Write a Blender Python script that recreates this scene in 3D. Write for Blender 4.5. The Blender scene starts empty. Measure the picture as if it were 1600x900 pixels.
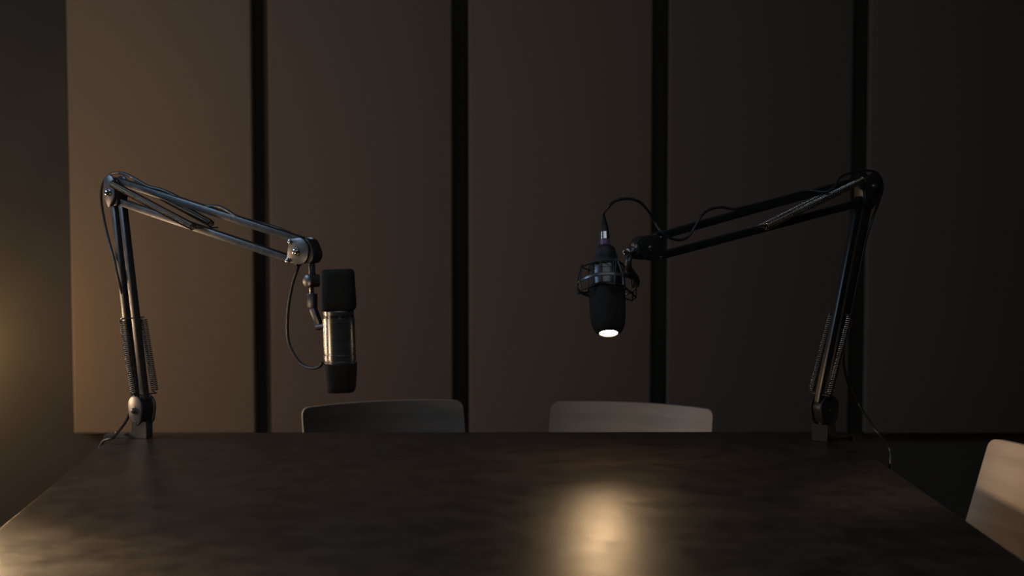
import bpy, bmesh, math, random
from mathutils import Vector, Matrix
random.seed(7)
S = bpy.context.scene
C = S.collection
PI = math.pi

# ------------------------------------------------------------------ camera, light, exposure
CAM = Vector((0, 0, 1.20)); F = 2400.0; PITCH = math.atan(160 / F)
cd = bpy.data.cameras.new('camera'); cam = bpy.data.objects.new('camera', cd); C.objects.link(cam)
cam.location = CAM; cam.rotation_euler = (PI / 2 - PITCH, 0, 0)
cd.sensor_width = 36; cd.lens = 36 * F / 1600; cd.clip_start = .05
cd.dof.use_dof = True; cd.dof.focus_distance = 2.62; cd.dof.aperture_fstop = 4.5
S.camera = cam
S.view_settings.view_transform = 'Standard'; S.view_settings.look = 'None'
S.view_settings.gamma = 1; S.view_settings.use_curve_mapping = False
S.view_settings.exposure = 0.0
w = bpy.data.worlds.new('world'); S.world = w; w.use_nodes = True
w.node_tree.nodes['Background'].inputs[0].default_value = (.75, .72, .75, 1)
w.node_tree.nodes['Background'].inputs[1].default_value = 0.0

def lamp(name, kind, loc, energy, color, size=.1, aim=None, spot=None, blend=.5, sy=None):
    d = bpy.data.lights.new(name, kind); o = bpy.data.objects.new(name, d); C.objects.link(o)
    o.location = loc; d.energy = energy; d.color = color
    if kind == 'AREA':
        d.size = size
        if sy: d.shape = 'RECTANGLE'; d.size_y = sy
    else: d.shadow_soft_size = size
    if kind == 'SPOT': d.spot_size = spot; d.spot_blend = blend
    if aim is not None:
        o.rotation_euler = (Vector(aim) - Vector(loc)).to_track_quat('-Z', 'Y').to_euler()
    return o
WARM = (1, .66, .36)
lamp('corner_lamp_light', 'POINT', (-1.72, 4.43, .72), 4.6, (1, .60, .24), .06)
lamp('side_lamp_light', 'POINT', (-1.75, 3.02, .84), 17.5, (1, .66, .38), .07)
lamp('table_lamp_light', 'POINT', (-.88, 2.18, .88), 1.6, (1, .70, .42), .035)
lamp('corner_fill_light', 'SPOT', (-1.02, 2.25, 1.02), 46, (1, .69, .38), .11, (-.60, 1.62, .72), math.radians(58), 1.0)  # spot added to strengthen the glow on the table's left corner
lamp('chair_fill_light', 'SPOT', (-.5, 1.0, 1.22), 110, (1, .76, .56), .03, (.96, 2.68, .69), math.radians(12), .8)  # added off-frame spot that brightens the far right chair
lamp('skylight_light', 'AREA', (-2.4, 2.5, 1.9), 11.0, (.46, .72, 1.0), .6, (-.1, 2.6, .8))
lamp('overhead_fill_light', 'AREA', (.2, 1.6, 2.7), 8.0, (.88, .93, 1), 2.2, (.2, 3.0, .6))  # soft overhead fill, added to lift the blacks and panel gaps

# ------------------------------------------------------------------ pixel rays (1600 x 900 frame) used to measure the place
FW = Vector((0, math.cos(PITCH), -math.sin(PITCH))); UP = Vector((0, math.sin(PITCH), math.cos(PITCH))); RT = Vector((1, 0, 0))
def ray(px, py): return FW + RT * ((px - 800) / F) + UP * ((450 - py) / F)
def atY(px, py, Y): r = ray(px, py); return CAM + r * (Y / r.y)
def atZ(px, py, Z): r = ray(px, py); return CAM + r * ((Z - CAM.z) / r.z)

# ------------------------------------------------------------------ materials
def mat(name, col, rough=.5, metal=0, coat=0, spec=.5):
    m = bpy.data.materials.new(name); m.use_nodes = True; b = m.node_tree.nodes['Principled BSDF']
    b.inputs['Base Color'].default_value = (*col, 1); b.inputs['Roughness'].default_value = rough
    b.inputs['Metallic'].default_value = metal; b.inputs['Coat Weight'].default_value = coat
    b.inputs['Specular IOR Level'].default_value = spec
    return m
def noisy(m, scale, lo, hi, detail=4, stretch=(1, 1, 1), bump=0, bscale=None, bdist=.001, rlo=None, rhi=None, rscale=None):
    nt = m.node_tree; N = nt.nodes; L = nt.links; b = N['Principled BSDF']
    tc = N.new('ShaderNodeTexCoord'); mp = N.new('ShaderNodeMapping'); mp.inputs['Scale'].default_value = stretch
    L.new(tc.outputs['Object'], mp.inputs['Vector'])
    n = N.new('ShaderNodeTexNoise'); n.inputs['Scale'].default_value = scale; n.inputs['Detail'].default_value = detail
    L.new(mp.outputs[0], n.inputs['Vector'])
    r = N.new('ShaderNodeValToRGB'); r.color_ramp.elements[0].position = .35; r.color_ramp.elements[1].position = .65
    r.color_ramp.elements[0].color = (*lo, 1); r.color_ramp.elements[1].color = (*hi, 1)
    L.new(n.outputs['Fac'], r.inputs[0]); L.new(r.outputs[0], b.inputs['Base Color'])
    if bump:
        n2 = N.new('ShaderNodeTexNoise'); n2.inputs['Scale'].default_value = bscale or scale * 8; n2.inputs['Detail'].default_value = 3
        L.new(mp.outputs[0], n2.inputs['Vector'])
        bp = N.new('ShaderNodeBump'); bp.inputs['Strength'].default_value = bump; bp.inputs['Distance'].default_value = bdist
        L.new(n2.outputs['Fac'], bp.inputs['Height']); L.new(bp.outputs[0], b.inputs['Normal'])
    if rlo is not None:
        n3 = N.new('ShaderNodeTexNoise'); n3.inputs['Scale'].default_value = rscale or scale; n3.inputs['Detail'].default_value = 6
        L.new(mp.outputs[0], n3.inputs['Vector'])
        mr = N.new('ShaderNodeMapRange'); mr.inputs[1].default_value = .3; mr.inputs[2].default_value = .7
        mr.inputs[3].default_value = rlo; mr.inputs[4].default_value = rhi
        L.new(n3.outputs['Fac'], mr.inputs[0]); L.new(mr.outputs[0], b.inputs['Roughness'])
    return m
def fabric(name, col):
    d = tuple(c * .88 for c in col); h = tuple(c * 1.1 for c in col)
    m = noisy(mat(name, col, .95, spec=.15), 420, d, h, 2, bump=.5, bscale=900, bdist=.0012)
    m.node_tree.nodes['Principled BSDF'].inputs['Sheen Weight'].default_value = .15
    return m
M = {}
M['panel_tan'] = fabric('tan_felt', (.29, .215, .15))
M['panel_dimmed'] = fabric('dimmed_felt', (.20, .152, .12))
M['panel_far_dimmed'] = fabric('far_dimmed_felt', (.135, .11, .10))  # felt tones step darker rightward, with lamp falloff worked into the colour
M['wall'] = noisy(mat('wall_paint', (.06, .056, .05), .9), 3, (.054, .05, .044), (.068, .063, .055), bump=.15, bscale=160)
M['dark_wall'] = noisy(mat('dark_paint', (.03, .03, .03), .9), 3, (.026, .026, .027), (.036, .035, .035))
M['floor'] = noisy(mat('dark_carpet', (.03, .028, .026), 1), 60, (.022, .02, .019), (.04, .036, .033), bump=.6, bscale=500, bdist=.003)
M['ceil'] = mat('ceiling_paint', (.08, .08, .08), .95)
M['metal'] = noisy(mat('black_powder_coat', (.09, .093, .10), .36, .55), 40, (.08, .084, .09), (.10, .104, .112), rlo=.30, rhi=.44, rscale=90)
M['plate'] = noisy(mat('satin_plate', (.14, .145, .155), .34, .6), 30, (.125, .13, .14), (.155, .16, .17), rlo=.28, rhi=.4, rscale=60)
M['shaded_metal'] = mat('shaded_powder_coat', (.022, .024, .027), .30, .3)  # right arm's metal, its shadow darkened into the colour
M['shaded_plate'] = mat('shaded_satin_plate', (.012, .012, .013), .6)  # right arm's plates, likewise with shade put into the colour
M['bolt'] = mat('bright_bolt', (.55, .55, .55), .2, 1)
M['spring'] = mat('spring_steel', (.40, .37, .33), .22, 1)
M['rubber'] = mat('black_rubber', (.026, .026, .028), .38)
M['cable_grey'] = mat('charcoal_rubber', (.06, .058, .056), .36)
M['rubber_grey'] = mat('grey_rubber', (.16, .145, .13), .42)
M['foam'] = noisy(mat('black_foam', (.03, .028, .027), 1, spec=.1), 500, (.036, .034, .033), (.06, .056, .053), bump=1, bscale=900, bdist=.002)
M['mesh'] = noisy(mat('black_grille', (.02, .02, .021), .7, .2), 700, (.012, .012, .012), (.034, .034, .034), 1, bump=.8, bscale=1200, bdist=.001)
M['silver'] = noisy(mat('nickel_grey', (.34, .34, .36), .34, .85), 30, (.32, .32, .33), (.37, .37, .38), stretch=(1, 1, 8), rlo=.24, rhi=.30)
M['mic_grey'] = noisy(mat('gunmetal', (.12, .125, .135), .34, .8), 30, (.11, .115, .125), (.135, .14, .15), rlo=.3, rhi=.4)
M['chrome'] = mat('polished_nickel', (.8, .79, .78), .2, 1)
M['violet'] = mat('violet_band', (.22, .10, .26), .4)
M['wood'] = noisy(mat('pale_veneer', (.42, .33, .25), .5), 6, (.38, .295, .22), (.46, .36, .27), 5, stretch=(1, 1, 9))
M['shaded_wood'] = noisy(mat('shaded_veneer', (.12, .10, .085), .5), 6, (.105, .088, .075), (.135, .112, .095), 5, stretch=(1, 1, 9))  # darker copy of the pale veneer: shade painted onto the turned backrest
M['lit_edge'] = mat('lit_edge_tone', (.62, .50, .38), .5)  # backrest rim coloured paler to carry the lamplight on it
M['chair_metal'] = mat('chair_metal', (.06, .06, .06), .4, .8)
M['steel_leg'] = mat('leg_steel', (.04, .04, .042), .5, .6)
# table top: dark brown worn linoleum with fine crossing scratches
def table_mat():
    m = mat('worn_brown_tabletop', (.05, .036, .026), .4)
    nt = m.node_tree; N = nt.nodes; L = nt.links; b = N['Principled BSDF']
    tc = N.new('ShaderNodeTexCoord')
    def noise(scale, detail, st=(1, 1, 1), rot=0):
        mp = N.new('ShaderNodeMapping'); mp.inputs['Scale'].default_value = st; mp.inputs['Rotation'].default_value = (0, 0, rot)
        L.new(tc.outputs['Object'], mp.inputs['Vector'])
        n = N.new('ShaderNodeTexNoise'); n.inputs['Scale'].default_value = scale; n.inputs['Detail'].default_value = detail
        L.new(mp.outputs[0], n.inputs['Vector']); return n.outputs['Fac']
    def mixf(a, b_, f):
        x = N.new('ShaderNodeMath'); x.operation = 'MULTIPLY_ADD'; L.new(b_, x.inputs[0]); x.inputs[1].default_value = f; L.new(a, x.inputs[2]); return x.outputs[0]
    cloud = noise(22, 10); fine1 = noise(130, 4, (5, .4, 1), .1); fine2 = noise(130, 4, (.4, 5, 1), -.1)
    s = mixf(mixf(cloud, fine1, .35), fine2, .35)
    r = N.new('ShaderNodeValToRGB'); r.color_ramp.elements[0].position = .64; r.color_ramp.elements[1].position = 1.06
    r.color_ramp.elements[0].color = (.026, .020, .016, 1); r.color_ramp.elements[1].color = (.062, .046, .033, 1)
    L.new(s, r.inputs[0]); L.new(r.outputs[0], b.inputs['Base Color'])
    mr = N.new('ShaderNodeMapRange'); mr.inputs[1].default_value = .64; mr.inputs[2].default_value = 1.06; mr.inputs[3].default_value = .33; mr.inputs[4].default_value = .43
    L.new(s, mr.inputs[0]); L.new(mr.outputs[0], b.inputs['Roughness'])
    bp = N.new('ShaderNodeBump'); bp.inputs['Strength'].default_value = .5; bp.inputs['Distance'].default_value = .0004
    L.new(mixf(fine1, fine2, 1.0), bp.inputs['Height']); L.new(bp.outputs[0], b.inputs['Normal'])
    return m
M['table'] = table_mat()
def glow(name, col, st):
    m = bpy.data.materials.new(name); m.use_nodes = True; N = m.node_tree.nodes; L = m.node_tree.links
    N.remove(N['Principled BSDF']); e = N.new('ShaderNodeEmission'); e.inputs[0].default_value = (*col, 1); e.inputs[1].default_value = st
    L.new(e.outputs[0], N['Material Output'].inputs[0]); return m
M['glow'] = glow('lit_lens', (1, .66, .36), 100)

# ------------------------------------------------------------------ mesh helpers
class MB:
    def __init__(s): s.v = []; s.f = []
    def add(s, vs, fs):
        n = len(s.v); s.v += [Vector(p) for p in vs]; s.f += [tuple(i + n for i in f) for f in fs]; return s
    def box(s, c, h, R=None):
        c = Vector(c); R = R or Matrix.Identity(3)
        vs = [c + R @ Vector((x * h[0], y * h[1], z * h[2])) for x in (-1, 1) for y in (-1, 1) for z in (-1, 1)]
        return s.add(vs, [(0, 1, 3, 2), (4, 6, 7, 5), (0, 4, 5, 1), (2, 3, 7, 6), (0, 2, 6, 4), (1, 5, 7, 3)])
    def tube(s, pts, r, n=10, cap=True):
        pts = [Vector(p) for p in pts]; rs = r if isinstance(r, (list, tuple)) else [r] * len(pts)
        t = (pts[1] - pts[0]).normalized(); a = t.orthogonal().normalized(); rings = []
        for i, p in enumerate(pts):
            t = (pts[min(i + 1, len(pts) - 1)] - pts[max(i - 1, 0)]).normalized()
            a = (a - t * a.dot(t)).normalized(); b = t.cross(a)
            rings.append([p + (a * math.cos(2 * PI * k / n) + b * math.sin(2 * PI * k / n)) * rs[i] for k in range(n)])
        vs = [q for g in rings for q in g]; fs = []
        for i in range(len(pts) - 1):
            for k in range(n): fs.append((i * n + k, i * n + (k + 1) % n, (i + 1) * n + (k + 1) % n, (i + 1) * n + k))
        if cap: fs.append(tuple(range(n))[::-1]); fs.append(tuple((len(pts) - 1) * n + k for k in range(n)))
        return s.add(vs, fs)
    def lathe(s, o, ax, prof, n=40, sq=None, ref=None, flat=(1, 1)):
        """prof: (distance along axis, radius); sq: superellipse exponent"""
        o = Vector(o); ax = Vector(ax).normalized(); a = (Vector(ref) if ref else Vector((1, 0, 0))); a = (a - ax * a.dot(ax)).normalized(); b = ax.cross(a)
        vs = []; fs = []
        for (d, r) in prof:
            for k in range(n):
                c_, s_ = math.cos(2 * PI * k / n), math.sin(2 * PI * k / n)
                if sq: e = 2 / sq; c_, s_ = math.copysign(abs(c_) ** e, c_), math.copysign(abs(s_) ** e, s_)
                vs.append(o + ax * d + (a * c_ * flat[0] + b * s_ * flat[1]) * r)
        for i in range(len(prof) - 1):
            for k in range(n): fs.append((i * n + k, i * n + (k + 1) % n, (i + 1) * n + (k + 1) % n, (i + 1) * n + k))
        fs.append(tuple(range(n))[::-1]); fs.append(tuple((len(prof) - 1) * n + k for k in range(n)))
        return s.add(vs, fs)
    def plate(s, outline, X, n, w0, w1):
        """outline: list of 2D (u,v); X maps (u,v,w) to the world"""
        m = len(outline)
        vs = [X(u, v, w0) for u, v in outline] + [X(u, v, w1) for u, v in outline]
        fs = [tuple(range(m)), tuple(range(m, 2 * m))[::-1]] + [(i, (i + 1) % m, m + (i + 1) % m, m + i) for i in range(m)]
        return s.add(vs, fs)
    def torus(s, c, ax, R, r, n=48, m=8, sr=None):
        """band ring: r radial half thickness, sr half height along the axis"""
        c = Vector(c); ax = Vector(ax).normalized(); a = ax.orthogonal().normalized(); b = ax.cross(a); sr = sr or r
        vs = []; fs = []
        for i in range(n):
            d = a * math.cos(2 * PI * i / n) + b * math.sin(2 * PI * i / n)
            for k in range(m):
                q = 2 * PI * k / m; vs.append(c + d * (R + r * math.cos(q)) + ax * sr * math.sin(q))
        for i in range(n):
            for k in range(m):
                j = (i + 1) % n; l = (k + 1) % m; fs.append((i * m + k, j * m + k, j * m + l, i * m + l))
        return s.add(vs, fs)
    def build(s, name, m, parent=None, bevel=0, seg=2, sharp=35):
        me = bpy.data.meshes.new(name); off = parent_loc(parent)
        me.from_pydata([tuple(p - off) for p in s.v], [], s.f); me.update()
        bm = bmesh.new(); bm.from_mesh(me); bmesh.ops.recalc_face_normals(bm, faces=bm.faces)
        if bevel:
            bmesh.ops.bevel(bm, geom=[e for e in bm.edges if len(e.link_faces) == 2 and e.calc_face_angle(0) > math.radians(40)], offset=bevel, segments=seg, affect='EDGES', profile=.5, clamp_overlap=True)
        bm.to_mesh(me); bm.free()
        me.polygons.foreach_set('use_smooth', [True] * len(me.polygons)); me.set_sharp_from_angle(angle=math.radians(sharp))
        me.materials.append(m); o = bpy.data.objects.new(name, me); C.objects.link(o)
        if parent: o.parent = parent
        return o
def parent_loc(p):
    v = Vector((0, 0, 0))
    while p: v = v + p.location; p = p.parent
    return v
def tag(o, label, cat=None, group=None):
    o['label'] = label
    if cat: o['category'] = cat
    if group: o['group'] = group
    return o
def thing(name, label, cat, loc, group=None):
    o = bpy.data.objects.new(name, None); C.objects.link(o); o.empty_display_size = .05
    o.location = loc; return tag(o, label, cat, group)
def struct(name, mb, m, **k):
    o = mb.build(name, m, **k); o['kind'] = 'structure'; return o
def spline(pts, n=8):
    pts = [Vector(p) for p in pts]; P = [pts[0] * 2 - pts[1]] + pts + [pts[-1] * 2 - pts[-2]]; out = []
    for i in range(1, len(P) - 2):
        for k in range(n):
            t = k / n; a, b, c, d = P[i - 1:i + 3]
            out.append(.5 * ((2 * b) + (c - a) * t + (2 * a - 5 * b + 4 * c - d) * t * t + (3 * b - a - 3 * c + d) * t ** 3))
    out.append(pts[-1]); return out
def hull(circles, n=28):
    P = sorted({(round(x + r * math.cos(2 * PI * k / n), 6), round(y + r * math.sin(2 * PI * k / n), 6)) for x, y, r in circles for k in range(n)})
    def half(P):
        h = []
        for p in P:
            while len(h) > 1 and (h[-1][0] - h[-2][0]) * (p[1] - h[-2][1]) - (h[-1][1] - h[-2][1]) * (p[0] - h[-2][0]) <= 0: h.pop()
            h.append(p)
        return h[:-1]
    return half(P) + half(P[::-1])

# ------------------------------------------------------------------ the room
XL, XR, YF, YB, ZC = -2.7, 2.7, -1.2, 4.60, 2.8
struct('floor', MB().box((0, (YF + YB) / 2, -.05), ((XR - XL) / 2 + .1, (YB - YF) / 2 + .1, .05)), M['floor'])
struct('ceiling', MB().box((0, (YF + YB) / 2, ZC + .05), ((XR - XL) / 2 + .1, (YB - YF) / 2 + .1, .05)), M['ceil'])
struct('wall_back', MB().box((0, YB + .05, ZC / 2), ((XR - XL) / 2 + .1, .05, ZC / 2)), M['wall'])
struct('wall_front', MB().box((0, YF - .05, ZC / 2), ((XR - XL) / 2 + .1, .05, ZC / 2)), M['dark_wall'])
struct('wall_left', MB().box((XL - .05, (YF + YB) / 2, ZC / 2), (.05, (YB - YF) / 2, ZC / 2)), M['wall'])
struct('wall_right', MB().box((XR + .05, (YF + YB) / 2, ZC / 2), (.05, (YB - YF) / 2, ZC / 2)), M['dark_wall'])
struct('baseboard_back', MB().box((0, YB - .008, .05), ((XR - XL) / 2, .008, .05)), M['dark_wall'], bevel=.003)

# acoustic panels on the back wall
PY = 4.55
x0 = atY(111, 450, PY).x; pitch = 311.5 / F * PY; pw = pitch - .048
zb = atY(300, 678, PY).z
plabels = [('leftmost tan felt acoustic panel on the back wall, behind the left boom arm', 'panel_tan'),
           ('brown felt wall panel directly behind the silver microphone', 'panel_dimmed'),
           ('brown felt wall panel directly behind the glowing dark microphone', 'panel_dimmed'),
           ('felt wall panel toned down for lamp falloff, behind the right boom arm, left of its elbow joint', 'panel_far_dimmed'),
           ('rightmost felt wall panel, toned down for lamp falloff, above the far right chair', 'panel_far_dimmed')]
for i, (lb, mk) in enumerate(plabels):
    xa = x0 + i * pitch
    t = thing('acoustic_panel', lb, 'acoustic panel', (xa + pw / 2, PY, zb), 'felt acoustic panels on the back wall')
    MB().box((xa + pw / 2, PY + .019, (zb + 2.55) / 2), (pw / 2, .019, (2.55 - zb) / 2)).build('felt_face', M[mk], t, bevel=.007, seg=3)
    MB().box((xa + pw / 2, PY + .0435, (zb + 2.55) / 2), (pw / 2 - .04, .0055, (2.55 - zb) / 2 - .05)).build('mounting_frame', M['dark_wall'], t)

# ------------------------------------------------------------------ table
TZ = .75
cFL = atZ(181, 676, TZ); cNL = atZ(0, 823, TZ); dl = (cNL - cFL).normalized()
cFR = atZ(1309, 674, TZ); dr = Vector((.02, -1, 0)).normalized()
L_ = 1.75
tbl = thing('conference_table', 'dark brown worn tabletop on steel legs filling the foreground, carrying both boom arms', 'table', (0, 2.0, 0))
pl = [cFL, cFR, cFR + dr * L_, cFL + dl * L_]
mb = MB()
mb.add([p + Vector((0, 0, -.03)) for p in pl] + pl, [(3, 2, 1, 0), (4, 5, 6, 7), (0, 1, 5, 4), (1, 2, 6, 5), (2, 3, 7, 6), (3, 0, 4, 7)])
mb.build('tabletop', M['table'], tbl, bevel=.004, seg=3)
cen = sum(pl, Vector()) / 4
ins = [p + (cen - p) * .22 for p in pl]
mb = MB()
for a, b in zip(ins, ins[1:] + ins[:1]):
    d = (b - a); ang = math.atan2(d.y, d.x)
    mb.box((a + b) / 2 + Vector((0, 0, -.055)), (d.length / 2, .012, .024), Matrix.Rotation(ang, 3, 'Z'))
mb.build('apron', M['steel_leg'], tbl)
for p in ins:
    MB().box((p.x, p.y, (TZ - .03) / 2), (.022, .022, (TZ - .03) / 2)).build('leg', M['steel_leg'], tbl, bevel=.003)

# ------------------------------------------------------------------ chairs
def make_chair(label, loc, rz, first=None, width=.38, top=.725):
    """local frame: sitter faces -Y, backrest at +Y; origin on the floor under the backrest's top edge"""
    if first:
        t = first.copy(); C.objects.link(t)
        for ch in first.children:
            c = ch.copy(); C.objects.link(c); c.parent = t
            if ch.name.startswith('backrest'):
                c.data = ch.data.copy(); c.data.materials[0] = M['wood']
    else:
        t = bpy.data.objects.new('chair', None); C.objects.link(t)
        H = .27; rec = math.radians(15); R = .34; th = .010
        def bp(u, v, w):   # u across, v down from the top along the recline, w toward the sitter
            a = u / R; x = R * math.sin(a); y = -(R - R * math.cos(a)) - w
            return Vector((x, y - v * math.sin(rec), top - v * math.cos(rec)))
        hw = width / 2; r = .016; ol = []
        for cx, cy, a0 in ((hw - r, r, -90), (hw - r, H - r, 0), (-hw + r, H - r, 90), (-hw + r, r, 180)):
            for k in range(7):
                a = math.radians(a0 + 15 * k); ol.append((cx + r * math.cos(a), cy + r * math.sin(a)))
        # grid-filled curved board: column-wise strips between the outline's top and bottom
        nc = 28; mb = MB(); top_v = []; 
        def edge(u):
            e = max(0, abs(u) - (hw - r)); q = r - math.sqrt(max(0, r * r - e * e)); return q, H - q
        us = [-hw * math.cos(PI * k / nc) for k in range(nc + 1)]
        rows = 8; vs = []; fs = []
        for w_ in (0, th):
            for u in us:
                a, b = edge(u)
                for j in range(rows + 1): vs.append(bp(u, a + (b - a) * j / rows, w_))
        n1 = (nc + 1) * (rows + 1); idx = lambda s_, i, j: s_ * n1 + i * (rows + 1) + j
        for i in range(nc):
            for j in range(rows):
                for s_ in (0, 1): fs.append((idx(s_, i, j), idx(s_, i + 1, j), idx(s_, i + 1, j + 1), idx(s_, i, j + 1)))
            fs.append((idx(0, i, 0), idx(1, i, 0), idx(1, i + 1, 0), idx(0, i + 1, 0)))
            fs.append((idx(0, i, rows), idx(0, i + 1, rows), idx(1, i + 1, rows), idx(1, i, rows)))
        for j in range(rows):
            fs.append((idx(0, 0, j), idx(0, 0, j + 1), idx(1, 0, j + 1), idx(1, 0, j)))
            fs.append((idx(0, nc, j), idx(1, nc, j), idx(1, nc, j + 1), idx(0, nc, j + 1)))
        mb.add(vs, fs); bk = mb.build('backrest', M['shaded_wood'], t, sharp=50)
        bk.data.materials.append(M['lit_edge'])
        for p in bk.data.polygons:
            q = [v - (len(vs) // 2) for v in p.vertices]
            if any(x >= 0 for x in q) and any(x < 0 for x in q): p.material_index = 1
        # seat: slightly dished board
        sy, sz = -.20, .40; mb = MB(); n = 14; vs = []; fs = []
        for w_ in (0, -.012):
            for i in range(n + 1):
                for j in range(n + 1):
                    u = -1 + 2 * i / n; v = -1 + 2 * j / n
                    k = math.sqrt(max(0, 1 - .22 * v * v)); kk = math.sqrt(max(0, 1 - .22 * u * u))
                    vs.append(Vector((u * .155 * k, sy + v * .165 * kk, sz + w_ + .012 * (u * u) - .02 * max(0, -v - .6))))
        n1 = (n + 1) ** 2
        for i in range(n):
            for j in range(n):
                for s_ in (0, 1): q = s_ * n1 + i * (n + 1) + j; fs.append((q, q + n + 1, q + n + 2, q + 1))
        bd = [(i, 0) for i in range(n)] + [(n, j) for j in range(n)] + [(i, n) for i in range(n, 0, -1)] + [(0, j) for j in range(n, 0, -1)]
        for (a, b), (c, d) in zip(bd, bd[1:] + bd[:1]):
            q = a * (n + 1) + b; q2 = c * (n + 1) + d; fs.append((q, q2, n1 + q2, n1 + q))
        mb.add(vs, fs); mb.build('seat', M['wood'], t, sharp=50)
        for sx in (-1, 1):
            a = bp(sx * .11, .20, -.010)
            MB().tube(spline([bp(sx * .11, .06, -.010), a, (sx * .12, -.125, .42), (sx * .13, -.13, .376), (sx * .135, -.2, .372), (sx * .125, -.33, .372)]), .0095).build('back_support', M['chair_metal'], t)
            for yy, fy in ((-.32, -.34), (-.11, -.05)):
                MB().tube([(sx * .125, yy, .385), (sx * .15, fy, .008)], [.011, .009]).build('leg', M['chair_metal'], t)
        MB().tube([(-.13, -.32, .376), (.13, -.32, .376)], .009).build('cross_bar', M['chair_metal'], t)
    t.location = loc; t.rotation_euler = (0, 0, rz)
    return tag(t, label, 'chair', 'low backed chairs around the table')
ch = make_chair('dark chair with a pale edge beyond the table, behind the silver microphone', (-.30, 3.375, 0), math.radians(20))
make_chair('pale wooden chair beyond the table, behind the glowing dark microphone', (.276, 3.35, 0), math.radians(-19), ch)
make_chair('pale tan chair at the right end of the table, cut off by the picture edge', (.962, 2.69, 0), math.radians(-90), ch)

# ------------------------------------------------------------------ boom arms
class Arm:
    """an arm that works in a vertical plane through P0, turned by yaw about Z"""
    def __init__(s, P0, yaw, flip=1):
        s.P0 = Vector(P0); s.n = Vector((-math.sin(yaw), -math.cos(yaw), 0)); s.d = Vector((math.cos(yaw), -math.sin(yaw), 0))
    def X(s, u, v, w=0): return s.P0 + s.d * u + Vector((0, 0, v)) + s.n * w
    def P(s, px, py, w=0):
        r = ray(px, py); o = s.P0 + s.n * w
        return CAM + r * ((o - CAM).dot(s.n) / r.dot(s.n))
    def uv(s, px, py, w=0):
        q = s.P(px, py, w) - s.P0; return q.dot(s.d), q.z
def rect_bar(mb, a, b, hw, n, ht):
    a = Vector(a); b = Vector(b); x = (b - a).normalized(); z = Vector(n).normalized(); y = z.cross(x)
    R = Matrix((x, y, z)).transposed(); mb.box((a + b) / 2, ((b - a).length / 2, hw, ht), R); return mb
def spring(arm, a, b, r, wire, turns, parent):
    """closed coil spring with a hook at each end"""
    a = Vector(a); b = Vector(b); ax = (b - a).normalized(); p = ax.orthogonal().normalized(); q = ax.cross(p)
    L = (b - a).length; pts = [a - ax * .006, a - ax * .002 + p * r * .3]
    N = turns * 10
    for i in range(N + 1):
        t = i / N; an = 2 * PI * i / 10
        pts.append(a + ax * L * t + (p * math.cos(an) + q * math.sin(an)) * r)
    pts += [b + ax * .002 + p * r * .3, b + ax * .006]
    return MB().tube(pts, wire, 5).build('spring', M['spring'], parent, sharp=80)
def bolt(c, n, r, h, parent, m=None, name='bolt'):
    return MB().lathe(c, n, [(-.001, r * 1.35), (.0012, r * 1.35), (.0014, r), (h * .6, r), (h * .9, r * .8), (h, r * .45)], 20).build(name, m or M['bolt'], parent)

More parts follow.
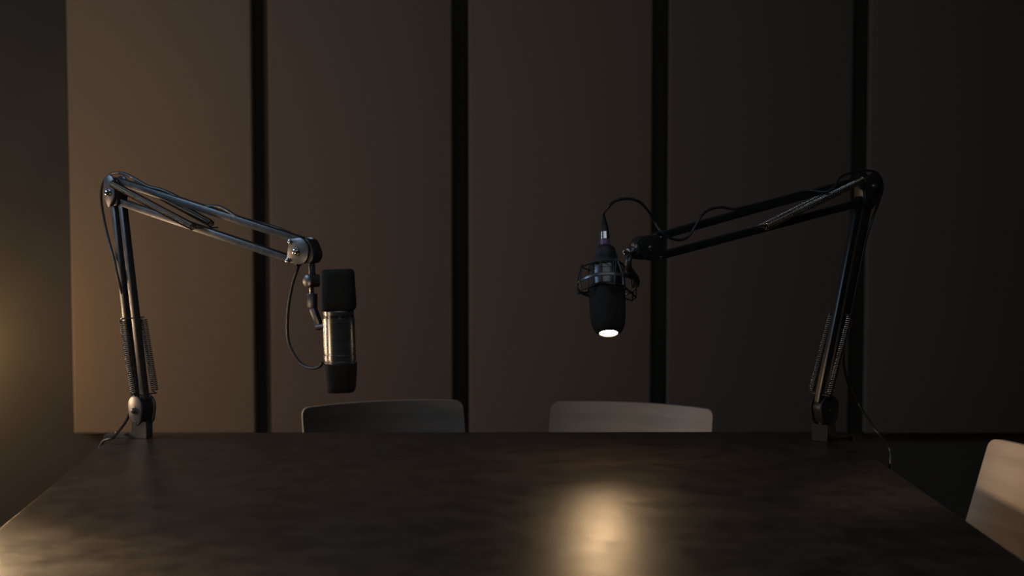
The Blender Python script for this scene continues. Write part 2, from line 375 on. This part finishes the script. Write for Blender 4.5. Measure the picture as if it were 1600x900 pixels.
def boom(label, base_px, yaw, k):
    P0 = atZ(*base_px, TZ); A = Arm(P0, yaw); n = A.n
    t = thing('boom_arm', label, 'microphone arm', P0, 'spring balanced microphone boom arms clamped to the table')
    sh = A.uv(*k['shoulder']); el = A.uv(*k['elbow']); wr = A.uv(*k['wrist'])
    # lower bars
    a1, b1, a2, b2 = [A.P(*q) for q in k['lower']]
    for a, b in ((a1, b1), (a2, b2)):
        rect_bar(MB(), a, b, .0058, n, .0065).build('lower_bar', M['metal'], t, bevel=.0014)
    for a, b in (k['upper'][:2], k['upper'][2:]):
        rect_bar(MB(), A.P(*a), A.P(*b), .0062, n, .0065).build('upper_bar', M['metal'], t, bevel=.0014)
    # shoulder joint: two round plates and a core
    s_ = 1 if math.cos(yaw) > 0 else -1
    for w0, w1, nm in ((.0115, .0165, 1), (-.0165, -.0115, -1)):
        o = MB().plate(hull([(sh[0], sh[1] + .006, .0205), (sh[0], sh[1] - .010, .0175)]), A.X, n, w0, w1).build('shoulder_plate', M['plate'], t, bevel=.0018)
    MB().plate(hull([(sh[0], sh[1] + .004, .0175), (sh[0], sh[1] - .014, .013)]), A.X, n, -.011, .011).build('shoulder_core', M['rubber'], t, bevel=.001)
    bolt(A.X(sh[0], sh[1], .0165), n, .0052, .006, t, M['plate']); bolt(A.X(sh[0], sh[1], -.0165), -n, .0052, .006, t, M['plate'])
    # elbow joint
    eo = k['elbow_plate']
    pts = [(*A.uv(x, y), r) for x, y, r in eo]
    for w0, w1 in ((.0115, .0155), (-.0155, -.0115)):
        MB().plate(hull(pts), A.X, n, w0, w1).build('elbow_plate', M['plate'], t, bevel=.0016)
    MB().plate(hull([(*A.uv(x, y), r) for x, y, r in k['elbow_core']]), A.X, n, -.011, .011).build('elbow_core', M['rubber'], t, bevel=.001)
    bolt(A.X(el[0], el[1], .0155), n, .0052, .007, t); bolt(A.X(el[0], el[1], -.0155), -n, .0052, .007, t)
    # wrist joint
    tr = [(*A.uv(x, y), r) for x, y, r in k['wrist_plate']]
    for w0, w1 in ((.0105, .0135), (-.0135, -.0105)):
        MB().plate(hull(tr), A.X, n, w0, w1).build('wrist_plate', M['plate'], t, bevel=.0012)
    MB().plate(hull([(*A.uv(x, y), r) for x, y, r in k['wrist_core']]), A.X, n, -.010, .010).build('wrist_core', M['rubber'], t, bevel=.001)
    bolt(A.X(wr[0], wr[1], .0135), n, .0052, .006, t)
    for x, y, r in k['wrist_plate'][:2]:
        u, v = A.uv(x, y); bolt(A.X(u, v, .0135), n, .0030, .0035, t)
    # springs
    for (pa, pb, w_) in k['springs']:
        a, b = A.P(*pa) + n * w_, A.P(*pb) + n * w_
        spring(A, a, b, .0056, .0012, int((b - a).length / .0036), t)
    for (px, py) in k['pins']:      # cross pins that carry the spring ends
        MB().tube([A.P(px, py) + n * .025, A.P(px, py) - n * .025], .0013, 10).build('spring_pin', M['bolt'], t)
    return t, A, sh

# left arm
LA = dict(
    shoulder=(222, 640), elbow=(181, 301), wrist=(473, 393),
    lower=[(179, 312), (212, 628), (191, 312), (227, 626)],
    upper=[(186, 283), (472, 376), (190, 316), (468, 410)],
    elbow_plate=[(181, 288, .0165), (181, 303, .0165), (181, 318, .006)],
    elbow_core=[(181, 290, .015), (181, 312, .012), (188, 287, .008), (188, 316, .006)],
    wrist_plate=[(463, 377, .0038), (459, 407, .0038), (477, 392, .0215)],
    wrist_core=[(484, 386, .013), (487, 397, .015)],
    springs=[((208, 500), (226, 612), .0225), ((208, 500), (226, 612), -.0225), ((191, 287), (318, 354), .0222), ((196, 285), (314, 350), -.0222)],
    pins=[(207, 497), (227, 616), (190, 284), (322, 356)])
armL, AL, shL = boom('left boom arm clamped at the table corner, holding the silver microphone', (222, 683), math.radians(40), LA)
# right arm: works in a plane turned the other way, toward the left of the picture
RA = dict(
    shoulder=(1288, 640), elbow=(1357, 292), wrist=(1010, 388),
    lower=[(1343, 308), (1279, 630), (1358, 308), (1293, 630)],
    upper=[(1348, 280), (1022, 371), (1346, 316), (1022, 402)],
    elbow_plate=[(1357, 288, .0200), (1355, 306, .0175), (1352, 318, .010)],
    elbow_core=[(1355, 290, .0185), (1352, 314, .013), (1347, 284, .008)],
    wrist_plate=[(1026, 371, .0035), (1026, 402, .0035), (1008, 388, .0195)],
    wrist_core=[(1003, 384, .016), (996, 392, .014)],
    springs=[((1313, 494), (1282, 613), .025), ((1313, 494), (1282, 613), -.025), ((1336, 281), (1185, 354), .020), ((1340, 285), (1195, 358), -.020)],
    pins=[(1314, 491), (1281, 616), (1340, 280), (1182, 355)])
M['metal_lit'], M['plate_lit'] = M['metal'], M['plate']; M['metal'], M['plate'] = M['shaded_metal'], M['shaded_plate']  # right arm takes the copies with shade in their colour
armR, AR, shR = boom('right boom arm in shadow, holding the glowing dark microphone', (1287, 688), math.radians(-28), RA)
# the right arm's plane normal must face the camera with the mic side nearer: yaw is negative because the arm reaches to -X

# clamps: each grips a side edge of the table; jaw tapers toward the edge
def clamp(t, A, sh, edge_px, side):
    P0 = A.P0; e = atZ(*edge_px, TZ); dr_ = (e - P0); dr_.z = 0; Lr = dr_.length; d = dr_.normalized(); q = Vector((-d.y, d.x, 0))
    X = lambda u, v, w_: P0 + d * u + Vector((0, 0, v)) + q * w_
    # side view outline of the C body (u toward the edge, v up)
    zt = .0005
    ol = [(-.014, zt), (-.014, .030), (.012, .030), (.014, .012), (Lr * .55, .006), (Lr + .012, .004), (Lr + .012, -.075), (-.004, -.075), (-.004, -.067), (Lr + .004, -.067), (Lr + .004, zt)]
    mb = MB(); m = len(ol)
    vs = [X(u, v, -.016) for u, v in ol] + [X(u, v, .016) for u, v in ol]
    import mathutils.geometry as g
    tris = g.tessellate_polygon([[Vector((u, v, 0)) for u, v in ol]])
    fs = [tuple(x) for x in tris] + [tuple(i + m for i in x) for x in tris] + [(i, (i + 1) % m, m + (i + 1) % m, m + i) for i in range(m)]
    mb.add(vs, fs); mb.build('clamp', M['plate'], t)
    MB().tube([X(.012, -.105, 0), X(.012, -.036, 0)], .005, 14).tube([X(.012, -.038, 0), X(.012, -.0305, 0)], .013, 20).build('clamp_screw', M['bolt'], t)
    MB().tube([X(.012, -.105, -.022), X(.012, -.105, .022)], .0035, 10).build('clamp_handle', M['metal'], t)
    # post from the clamp up into the shoulder joint
    pz = sh[1] - .012
    MB().tube([A.P0 + Vector((0, 0, .001)), A.X(sh[0], pz)], .0105, 24).build('swivel_post', M['metal'], t)
M['metal'], M['plate'] = M['metal_lit'], M['plate_lit']
clamp(armL, AL, shL, (177, 682), 1)
M['metal'], M['plate'] = M['shaded_metal'], M['shaded_plate']
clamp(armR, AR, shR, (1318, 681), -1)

M['metal'], M['plate'] = M['metal_lit'], M['plate_lit']
# mic holders that belong to the arms
n = AL.n
mbw = AL.P(487, 410)
MB().tube([AL.P(478, 402), AL.P(487, 412), AL.P(488, 432)], .0055, 14).build('swivel_stem', M['metal'], armL)
MB().lathe(AL.P(488, 439) + n * .012, -n, [(0, .009), (.001, .0105), (.023, .0105), (.024, .009)], 24).build('swivel_joint', M['plate'], armL)
MB().lathe(AL.P(494, 439), Vector((1, 0, 0)), [(0, .005), (.002, .009), (.008, .0095), (.012, .008), (.014, .004)], 20).build('swivel_knob', M['rubber'], armL)
MB().tube([AL.P(487, 446), AL.P(487, 462)], .0038, 14).build('threaded_stud', M['chrome'], armL)

# ------------------------------------------------------------------ silver microphone (left)
top = AL.P(527, 421) + Vector((0, 0, 0)); bot = AL.P(533, 612)
ax = (bot - top).normalized(); Lm = (bot - top).length; px = Lm / 191.0
micL = thing('microphone', 'silver bodied microphone with square black head hanging from the left boom arm', 'microphone', top)
def at(d): return d * px
r = 26.5 * px
MB().lathe(top, ax, [(0, r * .80), (at(1.5), r * .91), (at(4), r * .965), (at(12), r * .98), (at(50), r * 1.03), (at(57), r * 1.03), (at(62), r * .99), (at(64), r * .90)], 56, sq=5, flat=(1, .8), ref=RT).build('grille_head', M['mesh'], micL)
rb = 24.8 * px
MB().lathe(top + ax * at(64), ax, [(0, rb * .93), (at(1), rb * .96), (at(6), rb * .96), (at(6.5), rb * .93), (at(11), rb * .93), (at(11.5), rb), (at(66), rb * 1.0), (at(66.8), rb * .975), (at(68.5), rb * .975), (at(69.2), rb * 1.02), (at(76), rb * 1.02), (at(77), rb * .975), (at(78), rb * .975), (at(79), rb * 1.01), (at(82), rb * 1.0)], 56).build('body', M['silver'], micL)
mb = MB()
for k in range(40):
    a = 2 * PI * k / 40; b1 = (RT - ax * RT.dot(ax)).normalized(); b2 = ax.cross(b1)
    if k % 5 == 4: continue
    dd = b1 * math.cos(a) + b2 * math.sin(a)
    c = top + ax * at(73) + dd * rb * .935
    R = Matrix((dd, ax.cross(dd), ax)).transposed(); mb.box(c, (.0006, .0013, .0017), R)
mb.build('vent_slots', M['rubber'], micL)
MB().lathe(top + ax * at(146), ax, [(0, rb * .96), (at(1), rb * 1.04), (at(14), rb * 1.02), (at(38), rb * .93), (at(43), rb * .88), (at(45.5), rb * .78)], 56, sq=3.2, ref=RT).build('foot_cap', M['mesh'], micL)
# bracket from the arm's stud down to the mic's side
br = thing('microphone_bracket', 'short black swivel bracket joining the left boom arm to the silver microphone', 'bracket', AL.P(487, 470))
c0 = AL.P(488, 470)
MB().box(c0, (.0062, .0062, .0115), Matrix.Rotation(math.radians(-25), 3, 'Z')).build('block', M['plate'], br, bevel=.001)
rect_bar(MB(), AL.P(489, 481), AL.P(499, 508), .0055, n, .004).build('link', M['metal'], br, bevel=.001)
MB().lathe(AL.P(494.5, 512), RT, [(0, .004), (.001, .0078), (.005, .0088), (.0075, .007), (.011, .0065), (.014, .005)], 22).build('knob', M['rubber'], br)
MB().tube([AL.P(496, 511), AL.P(510, 509)], .0052, 16).build('pivot', M['metal'], br)

# ------------------------------------------------------------------ glowing microphone (right)
DM = 2.52
dsk = atY(951, 521.5, DM)
tilt = math.radians(27)
axr = Vector((-.012, math.sin(tilt), math.cos(tilt))).normalized()
q = 1 / 862.0 * DM / 2.57
micR = thing('microphone', 'dark microphone with foam windscreen and glowing tip, hanging in the shock mount', 'microphone', dsk)
sR = lambda y: (522 - y) * q
k_ = DM / F
MB().lathe(dsk, axr, [(.0032, 14.2 * k_), (.0004, 14.4 * k_), (.000, 16.0 * k_), (sR(518.5), 20.5 * k_), (sR(511), 25 * k_), (sR(500), 27.3 * k_), (sR(485), 28.5 * k_), (sR(458), 29 * k_), (sR(455), 28.4 * k_), (sR(453), 26 * k_)], 56).build('foam_windscreen', M['foam'], micR)
MB().lathe(dsk, axr, [(.0014, 13.9 * k_), (.002, 14.1 * k_), (.0030, 14.1 * k_)], 40).build('lit_lens', M['glow'], micR)
MB().lathe(dsk, axr, [(sR(454), 26.5 * k_), (sR(440), 26.5 * k_), (sR(428), 26.3 * k_), (sR(427.5), 25.4 * k_), (sR(426), 25.4 * k_), (sR(425.5), 26.0 * k_), (sR(419), 25.8 * k_), (sR(418.5), 24.8 * k_), (sR(415), 24.4 * k_), (sR(405), 20.5 * k_), (sR(396), 17.5 * k_), (sR(390), 16.6 * k_), (sR(386), 15 * k_), (sR(383), 11 * k_), (sR(382), 7 * k_)], 56).build('body', M['mic_grey'], micR)

lamp('microphone_lamp_light', 'SPOT', dsk - axr * .004, 1.25, (1, .66, .34), .012, (.16, 1.98, .75), math.radians(56), 1.0)

# shock mount around it
rc = dsk + axr * sR(446)
smt = thing('shock_mount', 'black wire shock mount ring cradling the glowing dark microphone', 'shock mount', rc)
RR = 47.5 * k_
MB().torus(rc, axr, RR, .0014, 64, 8, .0034).build('outer_ring', M['plate'], smt)
up1 = dsk + axr * sR(417); dn1 = dsk + axr * sR(452)
MB().torus(up1, axr, 28.5 * k_, .0013, 56, 8, .0018).build('inner_ring', M['metal'], smt)
MB().torus(dn1, axr, 29.2 * k_, .0013, 56, 8, .0018).build('inner_ring', M['metal'], smt)
b1 = (RT - axr * RT.dot(axr)).normalized(); b2 = axr.cross(b1)
def ringp(c, r_, deg, up=0):
    a = math.radians(deg); return c + (b1 * math.cos(a) + b2 * math.sin(a)) * r_ + axr * up
mb = MB()
for dg in (250, 290, 0, 45, 90, 135, 180, 215, 325):
    mb.tube([ringp(up1, 28.5 * k_, dg, .001), ringp(dn1, 29.2 * k_, dg, -.001)], .0012, 8)
mb.build('cage_bars', M['metal'], smt)
for dg in (20, 110, 200, 290):     # wire hooks standing on the outer ring
    MB().tube(spline([ringp(rc, RR, dg - 9, -.018), ringp(rc, RR + .001, dg - 7, .0), ringp(rc, RR - .004, dg - 2, .028), ringp(rc, RR - .005, dg + 2, .028), ringp(rc, RR + .001, dg + 7, 0), ringp(rc, RR, dg + 9, -.018)], 6), .0013, 8).build('wire_hook', M['metal'], smt)
for dg in (20, 110, 200, 290):     # elastic cords
    MB().tube([ringp(up1, 28.5 * k_, dg - 42, 0), ringp(rc, RR - .004, dg - 1, .028), ringp(up1, 28.5 * k_, dg + 42, 0)], .0013, 8).build('elastic_cord', M['rubber'], smt)
    MB().tube([ringp(dn1, 29 * k_, dg - 38, 0), ringp(rc, RR, dg - 9, -.018), ringp(rc, RR, dg + 9, -.018), ringp(dn1, 29 * k_, dg + 38, 0)], .0013, 8).build('elastic_cord', M['rubber'], smt)
# stem and thumb screw from the ring up to the arm's wrist
rim = ringp(rc, RR, 8, .002)
knuckle = AR.P(984, 396)
MB().tube(spline([rim, rim + axr * .012 + b1 * .001, knuckle + Vector((-.002, -.004, -.022)), knuckle], 6), [.0055] * 19, 14).build('stem', M['metal'], smt)
hx = AR.P(976, 394) + AR.n * .008
dirx = Vector((-.35, -1, .15)).normalized()
MB().lathe(hx - dirx * .004, dirx, [(0, .0065), (.009, .0068), (.010, .0058)], 6).build('hex_nut', M['bolt'], smt, bevel=.0006)
MB().tube([hx - dirx * .003, knuckle], .0045, 12).build('thumb_screw', M['metal'], smt)
# wrist swivel on the arm
MB().tube([AR.P(1000, 388), AR.P(990, 392), knuckle], [.0085, .0075, .0065], 16).build('swivel_stem', M['metal'], armR)
MB().lathe(AR.P(992, 388) + AR.n * .006, Vector((-.8, -.3, -.2)), [(0, .0105), (.003, .0115), (.006, .0105)], 28).build('swivel_joint', M['plate'], armR)

# ------------------------------------------------------------------ cables
def cable(label, pts, r, m, seg=8):
    pts = spline(pts, seg); t = thing('cable', label, 'cable', pts[0])
    MB().tube(pts, r, 10).build('cord', m, t, sharp=80); return t
P = AL.P
p1 = [AL.P(504, 567), AL.P(498, 573), P(485, 575), P(468, 566), P(453, 541), P(449, 513), P(451, 478), P(457, 445), P(466, 417), P(474, 404, -.018), P(486, 392, -.021), P(480, 377, -.021), P(462, 368, -.006), P(448, 364, .0), P(420, 356, .001)]
p1 = [AL.P(504, 567), AL.P(498, 573), P(485, 575), P(468, 566), P(453, 541), P(449, 513), P(451, 478), P(457, 445), P(466, 417),
      P(470, 404, -.020), P(474, 388, -.020), P(466, 373, -.019), P(446, 361, -.012), P(420, 352, -.012), P(395, 345, -.01), P(375, 341, .003), P(350, 326, .003), P(335, 322, 0), P(312, 322, -.0),
      P(285, 311, -.004), P(255, 297, 0), P(232, 291, .0), P(205, 276, 0), P(186, 270, 0), P(170, 274, 0), P(160, 288, 0), P(158, 312, 0), P(163, 345, 0), P(171, 380, .004), P(178, 404, .010),
      P(186, 440, .0125), P(196, 475, -.004), P(206, 505, -.012), P(214, 545, -.012), P(216, 590, -.020), P(208, 618, -.030), P(206, 634, -.030), P(199, 654, -.006)]
e1 = atZ(183, 673, TZ + .006) ; e2 = atZ(172, 683, TZ + .0045)
cb = cable('black cable looping from the silver microphone and running along the left boom arm',
      p1 + [P(190, 668, .016), atZ(176, 684, TZ + .012), atZ(169, 691, TZ + .001) + Vector((-.010, 0, 0)), atZ(166, 694, TZ) + Vector((-.014, 0, -.03)), atZ(166, 694, TZ) + Vector((-.012, 0, -.15)), atZ(166, 694, TZ) + Vector((.02, 0, -.70))], .0026, M['cable_grey'])
# second thin cable that snakes round the drooping bracket, and pale tie
tie = MB().torus(P(183, 676, .016), Vector((-.6, 0, -.8)), .0032, .0010, 20, 6, .0022).build('cable_tie', M['rubber_grey'], cb)
# connector stack on the dark mic
cr0 = dsk + axr * sR(384)
tip = dsk + axr * sR(337)
pr = [tip - axr * .004, tip + axr * .010]
X2 = AR.P
pr += [X2(950, 325), X2(958, 316), X2(972, 311), X2(986, 311), X2(1000, 316), X2(1013, 330), X2(1023, 347), X2(1033, 362, .012), X2(1045, 371, .016), X2(1060, 375, .016), X2(1074, 371, .014), X2(1086, 354, .014), X2(1096, 337, .012), X2(1110, 327, .004), X2(1128, 324), X2(1146, 327), X2(1165, 323, 0),
       X2(1190, 317, 0), X2(1230, 306, 0), X2(1262, 298, .004), X2(1290, 300, .026), X2(1304, 291, .027), X2(1313, 277, .016), X2(1330, 270, 0), X2(1352, 266, 0), X2(1372, 272, 0), X2(1379, 292, 0), X2(1372, 318, 0), X2(1362, 345, .014), X2(1352, 380, .014), X2(1338, 450, .014), X2(1326, 510, .014), X2(1318, 555, .016), X2(1324, 595, .016), X2(1345, 636, .01)]
z1 = atZ(1372, 685, TZ + .03)
pr += [atZ(1365, 668, TZ + .045) , atZ(1378, 700, TZ + .010) + Vector((.012, 0, 0)), atZ(1380, 712, TZ) + Vector((.012, 0, -.02)), atZ(1380, 712, TZ) + Vector((.012, 0, -.15)), atZ(1380, 712, TZ) + Vector((-.01, 0, -.70))]
cbr = cable('black cable arching from the glowing microphone and trailing along the right boom arm', pr, .0023, M['rubber'])
MB().lathe(dsk, axr, [(sR(384), 7.6 * k_), (sR(372.5), 7.8 * k_)], 28).build('violet_collar', M['violet'], cbr)['label'] = 'violet collar of the plug'
MB().lathe(dsk, axr, [(sR(372.5), 7.9 * k_), (sR(361), 7.9 * k_)], 28).build('metal_sleeve', M['chrome'], cbr)['label'] = 'bright metal sleeve of the plug'
MB().lathe(dsk, axr, [(sR(361), 7.2 * k_), (sR(352), 6.6 * k_), (sR(345), 5 * k_), (sR(336), 3.2 * k_)], 24).build('plug_boot', M['rubber'], cbr)
